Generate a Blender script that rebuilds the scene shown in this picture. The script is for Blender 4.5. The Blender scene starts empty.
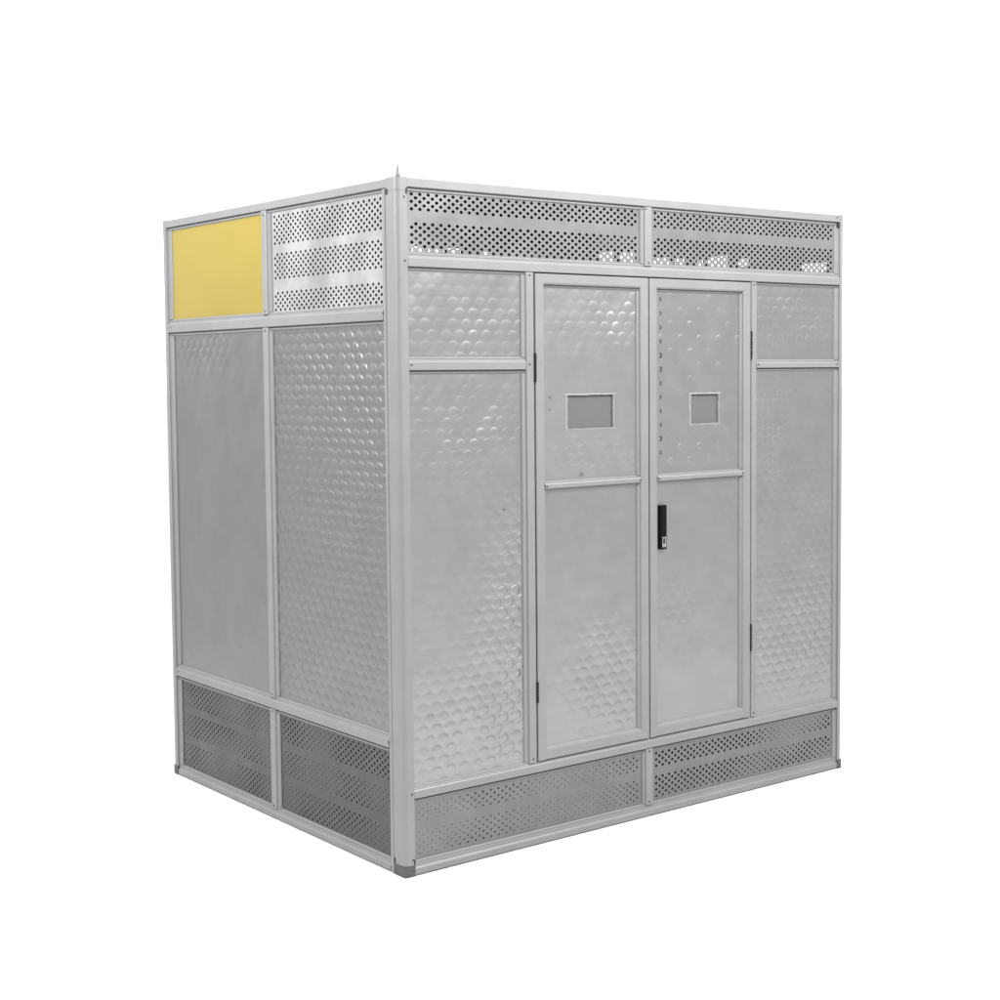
import bpy, bmesh, math, random
from mathutils import Matrix, Vector
random.seed(4)
S = bpy.context.scene
COL = S.collection

# ------------------------------------------------------------------ camera
W, D, H = 2.1133, 1.6577, 2.2
cam = bpy.data.cameras.new('camera'); co = bpy.data.objects.new('camera', cam); COL.objects.link(co)
yaw, pitch, roll = 0.6620616, -0.0650903, -0.00864901
fw = Vector((math.sin(yaw)*math.cos(pitch), math.cos(yaw)*math.cos(pitch), math.sin(pitch)))
r_ = Vector((math.cos(yaw), -math.sin(yaw), 0)); u_ = r_.cross(fw)
rr = r_*math.cos(roll)+u_*math.sin(roll); uu = -r_*math.sin(roll)+u_*math.cos(roll)
M = Matrix((rr, uu, -fw)).transposed().to_4x4(); M.translation = Vector((-2.628984, -3.915433, 1.595028))
co.matrix_world = M
cam.sensor_width = 36; cam.lens = 1.51484290*36
cam.shift_x = -0.00737; cam.shift_y = -0.02861
cam.clip_end = 500; cam.clip_start = 0.05
S.camera = co

# ------------------------------------------------------------------ world: a white studio, brighter overhead, dimmer at the sides
wd = bpy.data.worlds.new('World'); S.world = wd; wd.use_nodes = True
nt = wd.node_tree; bg = nt.nodes['Background']
tc = nt.nodes.new('ShaderNodeTexCoord'); sx = nt.nodes.new('ShaderNodeSeparateXYZ')
nt.links.new(tc.outputs['Generated'], sx.inputs[0])
def wmath(op, a, b=None):
    n = nt.nodes.new('ShaderNodeMath'); n.operation = op
    for i, v in enumerate((a, b)):
        if v is None: continue
        if isinstance(v, (int, float)): n.inputs[i].default_value = v
        else: nt.links.new(v, n.inputs[i])
    return n.outputs[0]
WORLD_LOW, WORLD_HIGH, WORLD_SIDE = 1.15, 1.0, 0.38
z = wmath('MAXIMUM', sx.outputs[2], 0)
zz = wmath('POWER', z, 0.8)
# dot with the direction the camera looks: the backdrop side is bright, the far side of the studio dimmer
dt = wmath('ADD', wmath('MULTIPLY', sx.outputs[0], math.sin(yaw)), wmath('MULTIPLY', sx.outputs[1], math.cos(yaw)))
side = nt.nodes.new('ShaderNodeMapRange'); side.interpolation_type = 'SMOOTHSTEP'
nt.links.new(dt, side.inputs[0]); side.inputs[1].default_value = 0.2; side.inputs[2].default_value = 0.8
side.inputs[3].default_value = WORLD_SIDE; side.inputs[4].default_value = WORLD_LOW
nz = nt.nodes.new('ShaderNodeTexNoise'); nz.inputs['Scale'].default_value = 2.6; nz.inputs['Detail'].default_value = 1
nt.links.new(tc.outputs['Generated'], nz.inputs['Vector'])
nzv = wmath('MULTIPLY', wmath('MAXIMUM', wmath('SUBTRACT', nz.outputs[0], 0.45), 0), 3.0)
st = wmath('ADD', side.outputs[0], wmath('MULTIPLY', zz, WORLD_HIGH))
st = wmath('ADD', st, nzv)
nt.links.new(st, bg.inputs['Strength']); bg.inputs['Color'].default_value = (0.985, 0.993, 1, 1)

# ------------------------------------------------------------------ lamps
def area(name, loc, target, size, power, sy=None):
    l = bpy.data.lights.new(name, 'AREA'); l.energy = power; l.size = size
    if sy: l.shape = 'RECTANGLE'; l.size_y = sy
    o = bpy.data.objects.new(name, l); COL.objects.link(o); o.location = loc
    o.rotation_euler = (Vector(target)-Vector(loc)).to_track_quat('-Z', 'Y').to_euler()
    return o
area('softbox_front', (1.2, -1.8, 3.55), (1.05, 0, 2.1), 3.4, 200, .6)
area('softbox_left', (-1.6, .85, 3.35), (0, .83, 2.15), .6, 118, 2.6)

S.render.engine = 'CYCLES'
S.view_settings.view_transform = 'Standard'; S.view_settings.look = 'None'
S.view_settings.exposure = 0; S.view_settings.gamma = 1

# ------------------------------------------------------------------ materials
def newmat(name):
    m = bpy.data.materials.new(name); m.use_nodes = True
    return m, m.node_tree, m.node_tree.nodes['Principled BSDF']
def mnode(t, op, *a):
    n = t.nodes.new('ShaderNodeMath'); n.operation = op
    for i, v in enumerate(a):
        if isinstance(v, (int, float)): n.inputs[i].default_value = v
        else: t.links.new(v, n.inputs[i])
    return n.outputs[0]
def noise(t, vec, scale, detail=2, rough=.5):
    n = t.nodes.new('ShaderNodeTexNoise'); n.inputs['Scale'].default_value = scale
    n.inputs['Detail'].default_value = detail; n.inputs['Roughness'].default_value = rough
    t.links.new(vec, n.inputs['Vector']); return n.outputs[0]
def vary(t, base, fac, lo, hi):
    """base colour times a factor running lo..hi with fac"""
    r = t.nodes.new('ShaderNodeMapRange'); t.links.new(fac, r.inputs[0])
    r.inputs[1].default_value = .3; r.inputs[2].default_value = .7
    r.inputs[3].default_value = lo; r.inputs[4].default_value = hi
    v = t.nodes.new('ShaderNodeVectorMath'); v.operation = 'SCALE'
    v.inputs[0].default_value = base; t.links.new(r.outputs[0], v.inputs['Scale'])
    return v.outputs[0]

def simple(name, col, metallic, rough, var=.06, nscale=6, bump=.0):
    m, t, b = newmat(name)
    tcn = t.nodes.new('ShaderNodeTexCoord'); ov = tcn.outputs['Object']
    t.links.new(vary(t, col, noise(t, ov, nscale, 3), 1-var, 1+var), b.inputs['Base Color'])
    b.inputs['Metallic'].default_value = metallic
    rn = noise(t, ov, nscale*3, 3)
    t.links.new(mnode(t, 'ADD', rough-.08, mnode(t, 'MULTIPLY', rn, .16)), b.inputs['Roughness'])
    if bump:
        bp = t.nodes.new('ShaderNodeBump'); bp.inputs['Distance'].default_value = bump; bp.inputs['Strength'].default_value = 1
        t.links.new(noise(t, ov, 5, 1), bp.inputs['Height']); t.links.new(bp.outputs[0], b.inputs['Normal'])
    return m
ALU = simple('anodised_aluminium', (.208, .210, .2135), .15, .42, .05)
ALU2 = simple('aluminium_glazing_bead', (.200, .202, .2055), .15, .42, .05)
CAPM = simple('dark_corner_casting', (.07, .07, .073), .3, .5, .2, 40)
SEAL_GAP = simple('black_rubber_and_gap', (.012, .012, .012), 0, .7)
BLK = simple('black_handle_plastic', (.002, .002, .0022), 0, .3)
BLK.node_tree.nodes['Principled BSDF'].inputs['Specular IOR Level'].default_value = .15
CHR = simple('chrome_lock', (.5, .5, .5), 1, .25)
SCR = simple('steel_screw', (.06, .06, .065), .5, .5)
DIMPLE_DARK = simple('dark_dimple_reflection', (.03, .03, .032), .3, .5)  # dark reflections on the cut dimples, put into the colour
FILM = simple('pale_adhesive_edge', (.215, .217, .22), 0, .6, .12, 60)
FLOORM = simple('pale_floor_sheet', (.7, .7, .7), 0, .6)
ROOF = simple('roof_sheet', (.25, .25, .26), .5, .5)

def sheet_uv(t):
    n = t.nodes.new('ShaderNodeUVMap'); n.uv_map = 'UVMap'; return n.outputs[0]
def embossed(name, blobs, amp=1.0, base=(.305, .308, .314), rough=.36, pitch=(.054, .070), floor_amp=.04, stains=(), off=(0, 0), rad=.0245):
    """hexagonal dimple sheet; the pressing is deeper in some areas than in others"""
    m, t, b = newmat(name)
    uv = sheet_uv(t); sp = t.nodes.new('ShaderNodeSeparateXYZ'); t.links.new(uv, sp.inputs[0])
    U, V = sp.outputs[0], sp.outputs[1]
    px, py = pitch
    def d2(o):
        a = mnode(t, 'MULTIPLY', mnode(t, 'SUBTRACT', mnode(t, 'FRACT', mnode(t, 'ADD', mnode(t, 'DIVIDE', U, px), o+off[0])), .5), px)
        c = mnode(t, 'MULTIPLY', mnode(t, 'SUBTRACT', mnode(t, 'FRACT', mnode(t, 'ADD', mnode(t, 'DIVIDE', V, py), o+off[1])), .5), py*1.2)
        return mnode(t, 'ADD', mnode(t, 'MULTIPLY', a, a), mnode(t, 'MULTIPLY', c, c))
    dd = mnode(t, 'MINIMUM', d2(0), d2(.5))
    dome = mnode(t, 'MINIMUM', mnode(t, 'MAXIMUM', mnode(t, 'MULTIPLY', mnode(t, 'SUBTRACT', 1, mnode(t, 'DIVIDE', dd, rad*rad)), 1.12), 0), 1)
    dome = mnode(t, 'MULTIPLY', mnode(t, 'MULTIPLY', dome, dome), mnode(t, 'SUBTRACT', 3, mnode(t, 'MULTIPLY', dome, 2)))
    big = noise(t, uv, 4.5, 2)
    def blob(u, v, su, sv, a):
        x = mnode(t, 'DIVIDE', mnode(t, 'SUBTRACT', U, u), su); y = mnode(t, 'DIVIDE', mnode(t, 'SUBTRACT', V, v), sv)
        q = mnode(t, 'ADD', mnode(t, 'MULTIPLY', x, x), mnode(t, 'MULTIPLY', y, y))
        return mnode(t, 'MULTIPLY', mnode(t, 'POWER', 2.718, mnode(t, 'MULTIPLY', q, -1)), a)
    mask = None
    for q in blobs:
        e = blob(*q); mask = e if mask is None else mnode(t, 'ADD', mask, e)
    nf = mnode(t, 'MAXIMUM', mnode(t, 'MULTIPLY', mnode(t, 'SUBTRACT', noise(t, uv, 9, 1), .22), 2.4), 0)
    mask = mnode(t, 'MULTIPLY', mask, nf) if mask is not None else 0.0
    mask = mnode(t, 'MINIMUM', mnode(t, 'ADD', mask, floor_amp), 1.3)
    h = mnode(t, 'MULTIPLY', mnode(t, 'MULTIPLY', dome, mask), amp*.0029)
    h = mnode(t, 'ADD', h, mnode(t, 'MULTIPLY', big, .010))
    h = mnode(t, 'ADD', h, mnode(t, 'MULTIPLY', noise(t, uv, 60, 2), .00012))
    bp = t.nodes.new('ShaderNodeBump'); bp.inputs['Distance'].default_value = 1; bp.inputs['Strength'].default_value = 1
    t.links.new(h, bp.inputs['Height']); t.links.new(bp.outputs[0], b.inputs['Normal'])
    c = vary(t, base, noise(t, uv, 7, 4, .6), .96, 1.04)
    for (u, v, s, a) in stains:
        e = blob(u, v, s, s*.8, a)
        vm = t.nodes.new('ShaderNodeVectorMath'); vm.operation = 'SCALE'; t.links.new(c, vm.inputs[0])
        t.links.new(mnode(t, 'SUBTRACT', 1, e), vm.inputs['Scale']); c = vm.outputs[0]
    t.links.new(c, b.inputs['Base Color'])
    b.inputs['Metallic'].default_value = .85
    t.links.new(mnode(t, 'ADD', rough-.05, mnode(t, 'MULTIPLY', noise(t, uv, 14, 3), .1)), b.inputs['Roughness'])
    return m
def perfmat(name, base, rough, wave, metallic=.75):
    m, t, b = newmat(name); uv = sheet_uv(t)
    h = mnode(t, 'ADD', mnode(t, 'MULTIPLY', noise(t, uv, 4, 1), wave), mnode(t, 'MULTIPLY', noise(t, uv, 30, 2), wave*.03))
    bp = t.nodes.new('ShaderNodeBump'); bp.inputs['Distance'].default_value = 1; bp.inputs['Strength'].default_value = 1
    t.links.new(h, bp.inputs['Height']); t.links.new(bp.outputs[0], b.inputs['Normal'])
    t.links.new(vary(t, base, noise(t, uv, 9, 4, .6), .93, 1.07), b.inputs['Base Color'])
    b.inputs['Metallic'].default_value = metallic
    t.links.new(mnode(t, 'ADD', rough-.05, mnode(t, 'MULTIPLY', noise(t, uv, 12, 3), .1)), b.inputs['Roughness'])
    return m
PERF_UP = perfmat('perforated_sheet_bright', (.31, .314, .32), .27, .016)
PERF_LEFT = perfmat('perforated_sheet_polished', (.47, .472, .48), .24, .024)
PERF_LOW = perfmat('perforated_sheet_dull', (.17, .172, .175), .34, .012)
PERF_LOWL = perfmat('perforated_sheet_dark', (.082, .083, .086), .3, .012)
def yellowmat():
    m, t, b = newmat('yellow_panel_sheet'); uv = sheet_uv(t)
    t.links.new(vary(t, (.252, .190, .023), noise(t, uv, 2.2, 2), .92, 1.08), b.inputs['Base Color'])
    b.inputs['Roughness'].default_value = .35; return m
YEL = yellowmat()
def panemat():
    m, t, b = newmat('window_pane')
    b.inputs['Base Color'].default_value = (.14, .14, .144, 1); b.inputs['Roughness'].default_value = .12
    b.inputs['IOR'].default_value = 1.5
    tr = t.nodes.new('ShaderNodeBsdfTransparent'); mx = t.nodes.new('ShaderNodeMixShader'); mx.inputs[0].default_value = .2
    out = t.nodes['Material Output']
    t.links.new(b.outputs[0], mx.inputs[1]); t.links.new(tr.outputs[0], mx.inputs[2]); t.links.new(mx.outputs[0], out.inputs[0])
    return m
PANE = panemat()
def groundmat():
    m, t, b = newmat('white_studio_floor'); tcn = t.nodes.new('ShaderNodeTexCoord')
    t.links.new(vary(t, (.70, .70, .70), noise(t, tcn.outputs['Object'], 1.5, 3), .99, 1.01), b.inputs['Base Color'])
    b.inputs['Roughness'].default_value = .9; b.inputs['Specular IOR Level'].default_value = .1
    return m

# ------------------------------------------------------------------ mesh helpers
FACES = {'front': lambda u, v, n: (u, n, v), 'left': lambda u, v, n: (n, u, v),
         'right': lambda u, v, n: (W-n, u, v), 'back': lambda u, v, n: (u, D-n, v)}
class MB:
    def __init__(s, face='front'):
        s.T = FACES[face]; s.v = []; s.f = []; s.m = []; s.uv = []
        s.flip = face in ('left', 'back')
    def quad(s, pts, mi=0):
        b = len(s.v)
        for (u, v, n) in pts: s.v.append(s.T(u, v, n)); s.uv.append((u, v))
        idx = list(range(b, b+len(pts)))
        if s.flip: idx.reverse()
        s.f.append(idx); s.m.append(mi); return s
    def rect(s, u0, u1, v0, v1, n, mi=0):
        return s.quad([(u0, v0, n), (u1, v0, n), (u1, v1, n), (u0, v1, n)], mi)
    def prism(s, prof, a0, a1, axis, mi=0):
        """prof: closed list of (c, n); axis 'u' = runs along u (c is v), 'v' = runs along v (c is u), counter-clockwise whatever"""
        k = len(prof); P = (lambda a, c, n: (a, c, n)) if axis == 'u' else (lambda a, c, n: (c, a, n))
        for i in range(k):
            c0, n0 = prof[i]; c1, n1 = prof[(i+1) % k]
            s.quad([P(a0, c0, n0), P(a1, c0, n0), P(a1, c1, n1), P(a0, c1, n1)], mi)
        s.quad([P(a0, c, n) for c, n in prof], mi); s.quad([P(a1, c, n) for c, n in reversed(prof)], mi)
        return s
    def box(s, u0, u1, v0, v1, n0, n1, mi=0, bev=0):
        if bev:
            return s.prism([(v0+bev, n0), (v1-bev, n0), (v1, n0+bev), (v1, n1), (v0, n1), (v0, n0+bev)], u0, u1, 'u', mi)
        return s.prism([(v0, n0), (v1, n0), (v1, n1), (v0, n1)], u0, u1, 'u', mi)
    def build(s, name, mats, parent=None, recalc=True, smooth=False):
        me = bpy.data.meshes.new(name); me.from_pydata(s.v, [], s.f)
        if not isinstance(mats, (list, tuple)): mats = [mats]
        for q in mats: me.materials.append(q)
        me.polygons.foreach_set('material_index', s.m)
        ul = me.uv_layers.new(name='UVMap')
        flat = []
        for f in s.f:
            for i in f: flat += s.uv[i]
        ul.data.foreach_set('uv', flat)
        if recalc:
            b = bmesh.new(); b.from_mesh(me); bmesh.ops.remove_doubles(b, verts=b.verts, dist=1e-6)
            bmesh.ops.recalc_face_normals(b, faces=b.faces); b.to_mesh(me); b.free()
        if smooth:
            me.polygons.foreach_set('use_smooth', [True]*len(me.polygons))
        o = bpy.data.objects.new(name, me); COL.objects.link(o)
        if parent: o.parent = parent
        return o

# ------------------------------------------------------------------ setting
g = MB(); gs = 120
gv = [(-gs, -gs, 0), (gs, -gs, 0), (gs, gs, 0), (-gs, gs, 0)]
gm = bpy.data.meshes.new('ground'); gm.from_pydata(gv, [], [(0, 1, 2, 3)]); gm.materials.append(groundmat())
go = bpy.data.objects.new('ground', gm); COL.objects.link(go); go['kind'] = 'structure'; go.location.z = -.002

# ------------------------------------------------------------------ the enclosure
R = bpy.data.objects.new('metal_enclosure', None); COL.objects.link(R)
R['label'] = 'large grey aluminium framed metal box with double doors and one yellow corner panel'
R['category'] = 'enclosure'

def post(cx, cy, sx_, sy_, fw_, sw_):
    """corner post: sx_, sy_ = direction into the box; fw_ = flange on the front/back, sw_ = flange on the side"""
    t = .022
    def prof(e=0.0, r=.016):
        p = [(fw_, t), (fw_, -e)]
        for k in range(9):
            a = -math.pi/2 - k*math.pi/16
            p.append((r+(r+e)*math.cos(a), r+(r+e)*math.sin(a)))
        p += [(-e, sw_), (t, sw_), (t, t)]
        return [(cx+sx_*x, cy+sy_*y) for x, y in p]
    def ext(name, pr, z0, z1, mat, smooth=False):
        b = bmesh.new()
        lo = [b.verts.new((x, y, z0)) for x, y in pr]; hi = [b.verts.new((x, y, z1)) for x, y in pr]
        k = len(pr)
        for i in range(k):
            f = b.faces.new((lo[i], lo[(i+1) % k], hi[(i+1) % k], hi[i]))
            f.smooth = 1 <= i <= 10
        b.faces.new(lo); b.faces.new(hi)
        bmesh.ops.recalc_face_normals(b, faces=b.faces)
        me = bpy.data.meshes.new(name); b.to_mesh(me); b.free(); me.materials.append(mat)
        o = bpy.data.objects.new(name, me); COL.objects.link(o); o.parent = R
        try:
            me.set_sharp_from_angle(angle=math.radians(40))
        except Exception: pass
        return o
    ext('corner_post', prof(), .034, 2.160, ALU)
    ext('corner_cap', prof(.0006), 2.1606, H+.0012, ALU)
    ext('corner_foot', prof(.0012, .006), -.001, .0335, CAPM)
post(0, 0, 1, 1, .038, .062)
post(W, 0, -1, 1, .027, .05)
post(0, D, 1, -1, .038, .038)
post(W, D, -1, -1, .038, .04)

# profiles across the width c0..c1, c1 = upper / right edge, n = depth from the outer face
def P_flat(c0, c1, back=.03, s=.005, d=.006):
    return [(c0, d), (c0+.0015, .0015), (c0+.004, 0), (c1-.004, 0), (c1-.0015, .0015), (c1, d), (c1, back), (c0, back)]
def P_step(c0, c1, back=.03):
    w = c1-c0
    return [(c0, .004), (c0+.002, 0), (c0+.52*w, 0), (c0+.66*w, .0045), (c1-.003, .005), (c1, .0075), (c1, back), (c0, back)]
def P_mid(c0, c1, back=.03):
    w = c1-c0
    return [(c0, .004), (c0+.002, 0), (c0+.70*w, 0), (c0+.80*w, .003), (c1-.003, .0035), (c1, .0065), (c1, back), (c0, back)]
def P_top(c0, c1, back=.03):
    return [(c0, .003), (c0+.002, 0), (c1-.003, 0), (c1, .003), (c1, back), (c0, back)]
G = .0008
def hrail(face, name, u0, u1, v0, v1, P): return MB(face).prism(P(v0, v1), u0+G, u1-G, 'u').build(name, ALU, R)
def vrail(face, name, v0, v1, u0, u1, P=P_flat): return MB(face).prism(P(u0, u1), v0+G, v1-G, 'v').build(name, ALU, R)
def bead(face, u0, u1, v0, v1, w=.012, n0=.005, n1=.0118, parent=None, wl=None, wr=None, mat=None, gap=.0042, rgap=0):
    """glazing bead round an opening"""
    wl = wl or w; wr = wr or w
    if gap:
        k = MB(face); k.box(u0+.001, u1-.001, v1-gap, v1-.0003, n0-.0012, n1)  # black strip stands in for the dark gap under each rail
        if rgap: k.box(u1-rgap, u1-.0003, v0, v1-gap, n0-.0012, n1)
        k.build('dark_gap_strip', SEAL_GAP, parent or R); v1 -= gap; u1 -= rgap; w -= .002
    b = MB(face)
    b.prism([(v1, n0), (v1-w+.003, n0), (v1-w, n0+.004), (v1-w, n1), (v1, n1)], u0, u1, 'u')
    b.prism([(v0, n0), (v0+w-.003, n0), (v0+w, n0+.004), (v0+w, n1), (v0, n1)], u0, u1, 'u')
    b.prism([(u0, n0+.0003), (u0+wl-.003, n0+.0003), (u0+wl, n0+.004), (u0+wl, n1), (u0, n1)], v0+w, v1-w, 'v')
    b.prism([(u1, n0+.0003), (u1-wr+.003, n0+.0003), (u1-wr, n0+.004), (u1-wr, n1), (u1, n1)], v0+w, v1-w, 'v')
    return b.build('glazing_bead', mat or ALU2, parent or R)
def sheet(face, u0, u1, v0, v1, mat, name='embossed_panel', n=.0105, hole=None, parent=None, extra=None):
    b = MB(face)
    us = [u0, u1] if not hole else [u0, hole[0], hole[1], u1]
    vs = [v0, v1] if not hole else [v0, hole[2], hole[3], v1]
    for i in range(len(us)-1):
        for j in range(len(vs)-1):
            if hole and i == 1 and j == 1: continue
            b.rect(us[i], us[i+1], vs[j], vs[j+1], n)
    if extra: extra(b, n)
    return b.build(name, mat, parent or R, recalc=False)
def perf(face, u0, u1, v0, v1, bands, mat, n=.0105, pu=.032, h=.0115, ru=.0060, rv=.0051, uoff=0, fade=None):
    from mathutils import noise as mn
    b = MB(face); cuts = sorted(bands); cur = v0; dep = .0018; ru0, rv0 = ru, rv
    row = 0
    for (b0, b1) in cuts:
        k = int((b1-b0)/h); b1 = b0+k*h
        if b0 > cur: b.rect(u0, u1, cur, b0, n)
        for j in range(k):
            y0 = b0+j*h; y1 = y0+h; yc = (y0+y1)/2
            x = u0+.004+(pu/2 if j % 2 else 0)+uoff
            if x > u0: b.rect(u0, x, y0, y1, n)
            while x+pu <= u1-.002:
                xc = x+pu/2; x1 = x+pu
                ru, rv = ru0, rv0
                if fade:
                    f = 0.55+1.5*mn.noise(Vector((xc*fade[0], yc*fade[0]*1.8, fade[1])))+fade[2]
                    f = max(0, min(1, f))
                    f = max(f, .12)
                    ru, rv = ru0*(.35+.65*f), rv0*(.35+.65*f)
                o = [(x1, yc), (x1, y1), (xc, y1), (x, y1), (x, yc), (x, y0), (xc, y0), (x1, y0)]
                q = [(xc+ru*math.cos(a*math.pi/4), yc+rv*math.sin(a*math.pi/4)) for a in range(8)]
                for a in range(8):
                    c = (a+1) % 8
                    b.quad([(q[a][0], q[a][1], n), (o[a][0], o[a][1], n), (o[c][0], o[c][1], n), (q[c][0], q[c][1], n)])
                    b.quad([(q[c][0], q[c][1], n), (q[c][0], q[c][1], n+dep), (q[a][0], q[a][1], n+dep), (q[a][0], q[a][1], n)])
                x = x1
            if x < u1: b.rect(x, u1, y0, y1, n)
        cur = b1
    if cur < v1: b.rect(u0, u1, cur, v1, n)
    return b.build('perforated_panel', mat, R, recalc=False)

screw_me = None
def screw(face, u, v, n=0.0, parent=None, r=.0036):
    global screw_me
    T = FACES[face]
    if screw_me is None:
        b = bmesh.new()
        for (rad, zz_) in (): pass
        ring = []
        for rad, dz in ((.0036, 0), (.0036, .0008), (.0025, .0016)):
            ring.append([b.verts.new((rad*math.cos(a*math.pi/6), rad*math.sin(a*math.pi/6), dz)) for a in range(12)])
        for i in range(2):
            for a in range(12):
                b.faces.new((ring[i][a], ring[i][(a+1) % 12], ring[i+1][(a+1) % 12], ring[i+1][a]))
        b.faces.new(ring[2]); b.faces.new(list(reversed(ring[0])))
        screw_me = bpy.data.meshes.new('screw'); b.to_mesh(screw_me); b.free(); screw_me.materials.append(SCR)
    o = bpy.data.objects.new('screw', screw_me); COL.objects.link(o)
    p = Vector(T(u, v, n)); q = Vector(T(u, v, n-1)) - p
    o.rotation_euler = q.to_track_quat('Z', 'Y').to_euler(); o.location = p; o.parent = parent or R
    return o

# ---- front
F = 'front'; fe = W-.027; fs = .038
hrail(F, 'top_rail', fs, fe, 2.171, H, P_top)
hrail(F, 'middle_rail', fs, fe, 1.926, 1.964, P_mid)
hrail(F, 'lower_rail', fs, fe, .246, .282, P_mid)
hrail(F, 'bottom_rail', fs, fe, 0.0005, .041, P_step)
vrail(F, 'mullion', 1.964, 2.171, 1.041, 1.077)
vrail(F, 'mullion', .041, .246, 1.041, 1.077)
vrail(F, 'door_post', .282, 1.926, .506, .541)
vrail(F, 'door_post', .282, 1.926, 1.585, 1.613)
hrail(F, 'transom_rail', fs, .506, 1.604, 1.640, P_mid)
hrail(F, 'transom_rail', 1.613, fe, 1.604, 1.630, P_mid)
for (u0, u1, v0, v1) in ((fs, 1.041, 1.964, 2.171), (1.077, fe, 1.964, 2.171)):
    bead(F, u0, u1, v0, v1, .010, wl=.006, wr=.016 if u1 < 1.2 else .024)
    perf(F, u0+.004, u1-.012, v0+.004, v1-.008, [(1.974, 2.0665), (2.100, 2.163)], PERF_UP, ru=.0070, rv=.0055)
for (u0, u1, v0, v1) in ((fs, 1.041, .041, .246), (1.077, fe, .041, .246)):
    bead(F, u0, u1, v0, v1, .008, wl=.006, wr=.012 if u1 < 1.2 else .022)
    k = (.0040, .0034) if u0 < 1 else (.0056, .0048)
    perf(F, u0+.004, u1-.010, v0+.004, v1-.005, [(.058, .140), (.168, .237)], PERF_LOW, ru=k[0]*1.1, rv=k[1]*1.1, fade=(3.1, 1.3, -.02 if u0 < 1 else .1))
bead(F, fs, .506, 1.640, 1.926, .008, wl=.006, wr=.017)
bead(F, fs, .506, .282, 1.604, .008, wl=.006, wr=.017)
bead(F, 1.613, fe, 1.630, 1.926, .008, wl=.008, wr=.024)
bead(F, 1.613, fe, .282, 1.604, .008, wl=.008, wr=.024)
EM1 = embossed('embossed_sheet_small', [(.32, 1.73, .24, .10, .55)], floor_amp=.12)
EM2 = embossed('embossed_sheet_tall', [(.26, 1.40, .26, .16, .75), (.46, .76, .12, .34, 1.8), (.32, .42, .30, .16, 1.1)], floor_amp=.08,
               stains=[(.415, 1.145, .006, .55)])
EM3 = embossed('embossed_sheet_narrow', [(1.86, 1.80, .3, .16, .6)], floor_amp=.12)
EM4 = embossed('embossed_sheet_right', [(1.70, 1.36, .12, .22, 1.0), (1.86, .56, .24, .20, 1.1), (1.95, 1.0, .12, .5, .4)], floor_amp=.12)
sheet(F, fs+.003, .503, 1.643, 1.923, EM1)
sheet(F, fs+.003, .503, .285, 1.601, EM2)
sheet(F, 1.616, fe-.003, 1.633, 1.923, EM3)
sheet(F, 1.616, fe-.003, .285, 1.601, EM4)
for (face, a, c, v0, v1) in ((F, .045, 1.035, .046, .242), ('left', .09, .815, .042, .392), ('left', .870, 1.610, .042, .392)):
    MB(face).rect(a, c, v0, v1, .0150).build('backing_plate', PERF_LOW, R, recalc=False)  # plates added behind the holes to lighten them and block light specks
# dark rubber behind the door gaps
sl = MB(F)
sl.box(.536, 1.592, 1.915, 1.930, .031, .035); sl.box(.536, 1.592, .276, .290, .031, .035)
sl.box(.536, .552, .290, 1.915, .031, .035); sl.box(1.576, 1.592, .290, 1.915, .031, .035); sl.box(1.048, 1.072, .290, 1.915, .031, .035)
sl.build('door_seal', SEAL_GAP, R)

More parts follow.
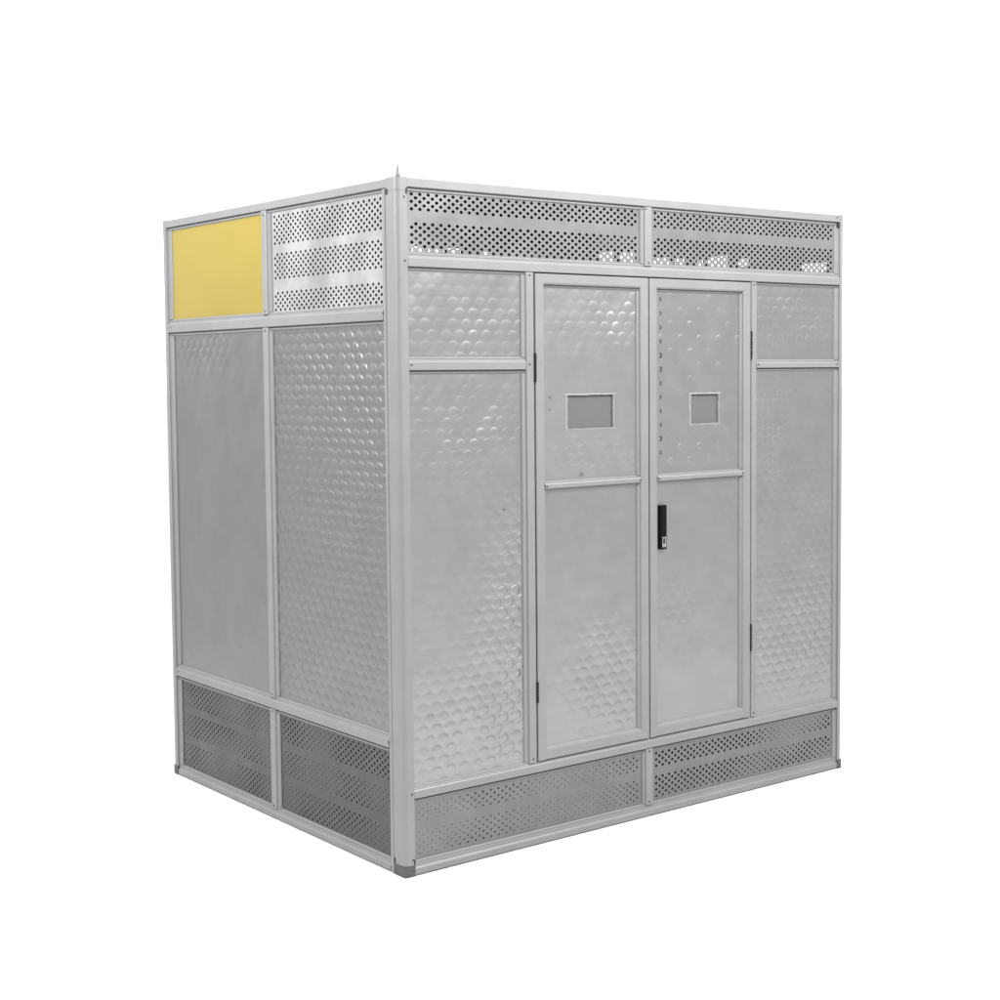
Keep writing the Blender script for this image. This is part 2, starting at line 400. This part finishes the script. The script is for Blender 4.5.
def door(u0, u1, win, label_extra, emb_u, emb_l, handle=False, hinges=(), hinge_u=0):
    v0, v1 = .285, 1.922; fwd = .041
    b = MB(F); N = -.0015
    def pf(c0, c1, inner):   # inner=+1: opening on the c1 side
        if inner > 0: return [(c0, N+.002), (c0+.002, N), (c1-.009, N), (c1-.004, N+.0025), (c1, N+.0085), (c1, .030), (c0, .030)]
        return [(c1, N+.002), (c1-.002, N), (c0+.009, N), (c0+.004, N+.0025), (c0, N+.0085), (c0, .030), (c1, .030)]
    b.prism(pf(u0, u0+fwd, 1), v0, v1, 'v'); b.prism(pf(u1-fwd, u1, -1), v0, v1, 'v')
    b.prism(pf(v0, v0+fwd, 1), u0+fwd-.009, u1-fwd+.009, 'u'); b.prism(pf(v1-fwd+.003, v1, -1), u0+fwd-.009, u1-fwd+.009, 'u')
    d = b.build('door', ALU, R)
    a0, a1 = u0+fwd-.004, u1-fwd+.004
    r = MB(F).prism([(1.2035, .010), (1.2035, -.001), (1.208, -.0035), (1.2185, -.0035), (1.2235, .001), (1.2235, .010)], a0+.001, a1-.001, 'u')
    r.build('door_rail', ALU, d)
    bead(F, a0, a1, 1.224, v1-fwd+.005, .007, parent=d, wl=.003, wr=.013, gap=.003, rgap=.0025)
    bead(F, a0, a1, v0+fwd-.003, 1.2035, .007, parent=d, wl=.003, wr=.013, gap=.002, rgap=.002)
    wu0, wu1, wv0, wv1 = win
    def dimple_reflections(bb, n):
        if not handle: return
        for k in range(12):
            vv = 1.850-k*.0495; uc = 1.121; s = 1+(.35 if k in (4, 5, 10) else 0)
            a_ = [(-.9+.2*i) for i in range(10)]
            for i in range(9):
                p = []
                for aa, rr_ in ((a_[i], .0080*s), (a_[i+1], .0080*s), (a_[i+1], .0042*s), (a_[i], .0042*s)):
                    p.append((uc+rr_*math.cos(aa*1.6)*1.15, vv+rr_*math.sin(aa*1.6), n-.0006))
                bb.quad(p, 1)
    sheet(F, a0+.002, a1-.002, 1.222, 1.890, [emb_u, DIMPLE_DARK], hole=win, parent=d, n=.0105, extra=dimple_reflections)
    sheet(F, a0+.002, a1-.002, .318, 1.206, emb_l, parent=d, n=.0105)
    # window: pane in a ragged pale edging
    MB(F).rect(wu0-.004, wu1+.004, wv0-.004, wv1+.004, .0165).build('window_pane', PANE, d, recalc=False)
    e = MB(F); k = 9
    random.seed(int(u0*100))
    for (s0, s1, fix, sgn, ax, wdt) in ((wu0-.012, wu1+.012, wv0, -1, 'u', .010), (wu0-.012, wu1+.012, wv1, 1, 'u', .009), (wv0, wv1, wu0, -1, 'v', .013), (wv0, wv1, wu1, 1, 'v', .010)):
        off = [wdt*.55+random.uniform(-.001, .001) for _ in range(k+1)]
        inn = [random.uniform(-.0012, .0004) for _ in range(k+1)]
        P = (lambda a, c, n: (a, c, n)) if ax == 'u' else (lambda a, c, n: (c, a, n))
        for i in range(k):
            t0 = s0+(s1-s0)*i/k; t1 = s0+(s1-s0)*(i+1)/k; z0 = .0086 if ax == 'u' else .0088
            A, B, C_, D_ = fix+sgn*inn[i], fix+sgn*inn[i+1], fix+sgn*off[i+1], fix+sgn*off[i]
            e.quad([P(t0, A, z0), P(t1, B, z0), P(t1, C_, z0+.0014), P(t0, D_, z0+.0014)])
            e.quad([P(t0, A, z0), P(t0, A, .016), P(t1, B, .016), P(t1, B, z0)])
    e.build('window_edging', FILM, d, recalc=False)
    if handle:
        hb = MB(F)
        hb.prism([(1.1120, .002), (1.1135, -.002), (1.1430, -.002), (1.1450, .002), (1.1450, .0100), (1.1120, .0100)], .959, 1.117, 'v', 0)
        hb.prism([(1.117, -.0015), (1.120, -.005), (1.137, -.005), (1.140, -.0015)], 1.008, 1.110, 'v', 0)
        hb.box(1.1190, 1.1375, .966, 1.003, -.0050, -.0015, 1, bev=.002)
        hb.box(1.124, 1.131, .980, .999, -.0058, -.0045, 0)
        ho = hb.build('door_handle', [BLK, CHR], d); ho['label'] = 'black lift handle with a small chrome lock'
    for (h0, h1) in hinges:
        k = MB(F)
        rh = .0036
        pr = [(hinge_u+rh*math.cos(a*math.pi/5), -.003+rh*math.sin(a*math.pi/5)) for a in range(10)]
        m3 = (h1-h0)/3
        for q in range(3): k.prism(pr, h0+m3*q+.001, h0+m3*(q+1)-.001, 'v')
        k.box(hinge_u-.004, hinge_u+.004, h0, h1, .0005, .003)
        k.build('hinge', SEAL_GAP if False else HINGE, d)
    for uu_, vv_ in ((a0+.006, 1.2135), (a1-.006, 1.2135)): screw(F, uu_, vv_, -.0035, parent=d)
    return d
HINGE = simple('dark_steel_hinge', (.035, .035, .037), .6, .4)
ED1 = embossed('embossed_door_sheet_upper', [(.94, 1.78, .10, .10, .9), (.80, 1.31, .25, .06, .8), (.75, 1.75, .3, .12, .25)], floor_amp=.07, base=(.335, .338, .344),
               stains=[(.752, 1.245, .010, .5), (.615, 1.51, .006, .45), (.612, 1.47, .005, .35)])
ED2 = embossed('embossed_door_sheet_lower', [(.86, .50, .15, .18, 1.3)], floor_amp=.03)
ED3 = embossed('embossed_door_sheet_dotted', [(1.32, 1.70, .28, .16, .7), (1.32, 1.32, .28, .1, .9)], floor_amp=.06, pitch=(.098, .098), rad=.016, base=(.31, .313, .319))
ED4 = embossed('embossed_door_sheet_plain', [(1.2, .75, .10, .12, .3), (1.48, 1.1, .06, .1, .3)], floor_amp=.03)
door(.545, 1.0575, (.690, .898, 1.403, 1.517), '', ED1, ED2, hinges=((1.563, 1.659), (.485, .556)), hinge_u=.543)
door(1.0625, 1.579, (1.276, 1.418, 1.404, 1.512), '', ED3, ED4, handle=True, hinges=((1.638, 1.742), (.536, .639)), hinge_u=1.582)

# ---- left side
L = 'left'; le = D-.038; ls = .062
hrail(L, 'top_rail', ls, le, 2.171, H, P_top)
hrail(L, 'middle_rail', .0845, le, 1.762, 1.806, P_mid)
hrail(L, 'lower_rail', .0845, le, .400, .440, P_mid)
vrail(L, 'corner_strip', 0, 2.170, .0655, .0845, lambda a, b: [(a, .004), (a+.003, .0005), (b-.002, .0005), (b, .003), (b, .03), (a, .03)])
MB(L).box(.0625, .0655, 0.001, 2.170, .006, .012).build('corner_groove', SEAL_GAP, R)
hrail(L, 'bottom_rail', .0845, le, .0005, .036, P_step)
for (v0, v1) in ((1.806, 2.171), (.440, 1.762), (.036, .400)):
    vrail(L, 'mullion', v0, v1, .822, .862)
for (v0, v1) in ((1.806, 2.171), (.440, 1.762), (.036, .400)):
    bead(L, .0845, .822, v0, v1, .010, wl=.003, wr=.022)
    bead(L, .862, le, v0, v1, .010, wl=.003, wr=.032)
perf(L, .087, .806, 1.812, 2.164, [(1.815, 1.895), (1.925, 2.018), (2.045, 2.150)], PERF_LEFT, ru=.0066, rv=.0053)
yp = sheet(L, .863, 1.590, 1.810, 2.166, YEL, name='yellow_panel'); yp['label'] = 'flat yellow panel at the top far corner'
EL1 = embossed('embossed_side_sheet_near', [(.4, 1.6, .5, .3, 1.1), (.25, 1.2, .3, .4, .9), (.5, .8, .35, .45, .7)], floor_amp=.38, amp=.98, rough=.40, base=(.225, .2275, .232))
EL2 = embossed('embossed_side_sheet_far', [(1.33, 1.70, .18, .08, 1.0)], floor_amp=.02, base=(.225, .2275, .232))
sheet(L, .0855, .818, .443, 1.759, EL1)
sheet(L, .865, le-.004, .443, 1.759, EL2)
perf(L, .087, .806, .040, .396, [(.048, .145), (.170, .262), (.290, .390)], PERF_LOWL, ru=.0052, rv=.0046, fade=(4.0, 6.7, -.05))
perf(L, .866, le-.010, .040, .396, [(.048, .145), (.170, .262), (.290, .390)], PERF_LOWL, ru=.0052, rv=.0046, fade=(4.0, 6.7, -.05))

# ---- the two sides turned away, the same build without the doors
for (face, e0, e1, mid, m1) in (('right', .05, D-.04, .84, 1.78), ('back', .038, W-.038, 1.05, 1.94)):
    hrail(face, 'top_rail', e0, e1, 2.171, H, P_top)
    hrail(face, 'middle_rail', e0, e1, m1-.04, m1, P_mid)
    hrail(face, 'lower_rail', e0, e1, .26, .30, P_mid)
    hrail(face, 'bottom_rail', e0, e1, .0005, .040, P_step)
    for (v0, v1) in ((m1, 2.171), (.30, m1-.04), (.04, .26)):
        vrail(face, 'mullion', v0, v1, mid-.02, mid+.02)
        for (a, c) in ((e0, mid-.02), (mid+.02, e1)):
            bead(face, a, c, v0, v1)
            if v0 == .30: sheet(face, a+.004, c-.004, v0+.003, v1-.003, EL2)
            elif v0 < .1 and face == 'right': sheet(face, a+.004, c-.004, v0+.003, v1-.003, PERF_LOW, name='solid_panel')
            elif v0 < .1: perf(face, a+.006, c-.006, v0+.004, v1-.004, [(.058, .14), (.165, .25)], PERF_LOW)
            else:
                # slots added in the unseen far walls so front holes show white glints
                slots = {'back': [(1.18, 1.24, 2.105, 2.158), (1.27, 1.36, 2.100, 2.150), (1.38, 1.45, 2.108, 2.160), (1.56, 1.60, 2.10, 2.15)],
                         'right': [(.08, .21, 1.985, 2.022), (.50, .56, 2.03, 2.065), (.62, .74, 2.035, 2.085), (.765, .80, 2.035, 2.075), (.88, .94, 2.05, 2.09), (.97, 1.08, 2.045, 2.10), (1.20, 1.30, 2.085, 2.14), (1.34, 1.44, 2.09, 2.15)]}[face]
                sb = MB(face); A, C_ = a+.004, c-.004; y0, y1 = v0+.003, v1-.003
                x = A
                for (p0, p1, w0, w1) in slots:
                    p0 = max(p0, A); p1 = min(p1, C_)
                    if p1 <= p0: continue
                    sb.rect(x, p0, y0, y1, .0105); sb.rect(p0, p1, y0, w0, .0105); sb.rect(p0, p1, w1, y1, .0105); x = p1
                sb.rect(x, C_, y0, y1, .0105)
                sb.build('glint_slot_panel', PERF_UP, R, recalc=False)
# roof and floor sheets
rb = MB(); 
def slab(name, z0, z1, mat):
    me = bpy.data.meshes.new(name); b = bmesh.new(); bmesh.ops.create_cube(b, size=1)
    i = .031
    for v in b.verts:
        v.co = Vector((i if v.co.x < 0 else W-i, i if v.co.y < 0 else D-i, z0 if v.co.z < 0 else z1))
    b.to_mesh(me); b.free(); me.materials.append(mat)
    o = bpy.data.objects.new(name, me); COL.objects.link(o); o.parent = R
slab('roof_panel', 2.176, 2.190, ROOF)
slab('floor_panel', .008, .020, FLOORM)

# ---- bolt standing on the near top corner
def lathe(name, prof, cx, cy, z0, mat):
    b = bmesh.new(); k = 14; rings = []
    for r, zq in prof: rings.append([b.verts.new((cx+r*math.cos(a*2*math.pi/k), cy+r*math.sin(a*2*math.pi/k), z0+zq)) for a in range(k)])
    for i in range(len(rings)-1):
        for a in range(k):
            f = b.faces.new((rings[i][a], rings[i][(a+1) % k], rings[i+1][(a+1) % k], rings[i+1][a])); f.smooth = True
    b.faces.new(rings[-1]); b.faces.new(list(reversed(rings[0])))
    me = bpy.data.meshes.new(name); b.to_mesh(me); b.free(); me.materials.append(mat)
    o = bpy.data.objects.new(name, me); COL.objects.link(o); o.parent = R; return o
STEEL = simple('bolt_steel', (.10, .10, .105), .5, .45)
lathe('corner_bolt', [(.0085, 0), (.0085, .004), (.006, .007), (.0045, .014), (.0030, .026), (.0018, .034), (.0010, .044)], .016, .016, H+.0013, STEEL)

# ---- screws
for u, v in ((.027, 2.140), (.028, 1.944), (.520, 1.622), (.048, 1.622), (1.048, 2.163), (1.060, 1.975), (.523, 1.915), (1.599, 1.915),
             (1.623, 1.617), (2.074, 1.617), (2.070, 2.190), (.524, .296), (.029, .264), (1.599, .296),
             (1.058, .236), (1.058, .052), (.030, .052), (2.085, .030)):
    screw(F, u, v)
for u, v in ((.842, 2.155), (.842, 1.818), (.085, 1.784), (1.60, 1.784), (.842, 1.750), (.842, .452), (.085, .420), (1.60, .420), (.842, .046), (.842, .390)):
    screw(L, u, v)
# notches in the near corner castings
nb = MB(F); nb.box(.0335, .0385, .036, .052, -.0012, .004); nb.build('corner_notch', SEAL_GAP, R)
nb = MB(L); nb.box(.056, .063, .036, .052, -.0012, .004); nb.build('corner_notch', SEAL_GAP, R)
nb = MB(F); nb.box(.0330, .0385, 2.150, 2.168, -.0012, .004); nb.build('corner_notch', SEAL_GAP, R)
nb = MB(L); nb.box(.050, .062, 2.150, 2.168, -.0012, .004); nb.build('corner_notch', SEAL_GAP, R)
nb = MB(F); nb.box(2.072, 2.0858, 2.152, 2.170, -.0012, .006); nb.build('corner_notch', SEAL_GAP, R)
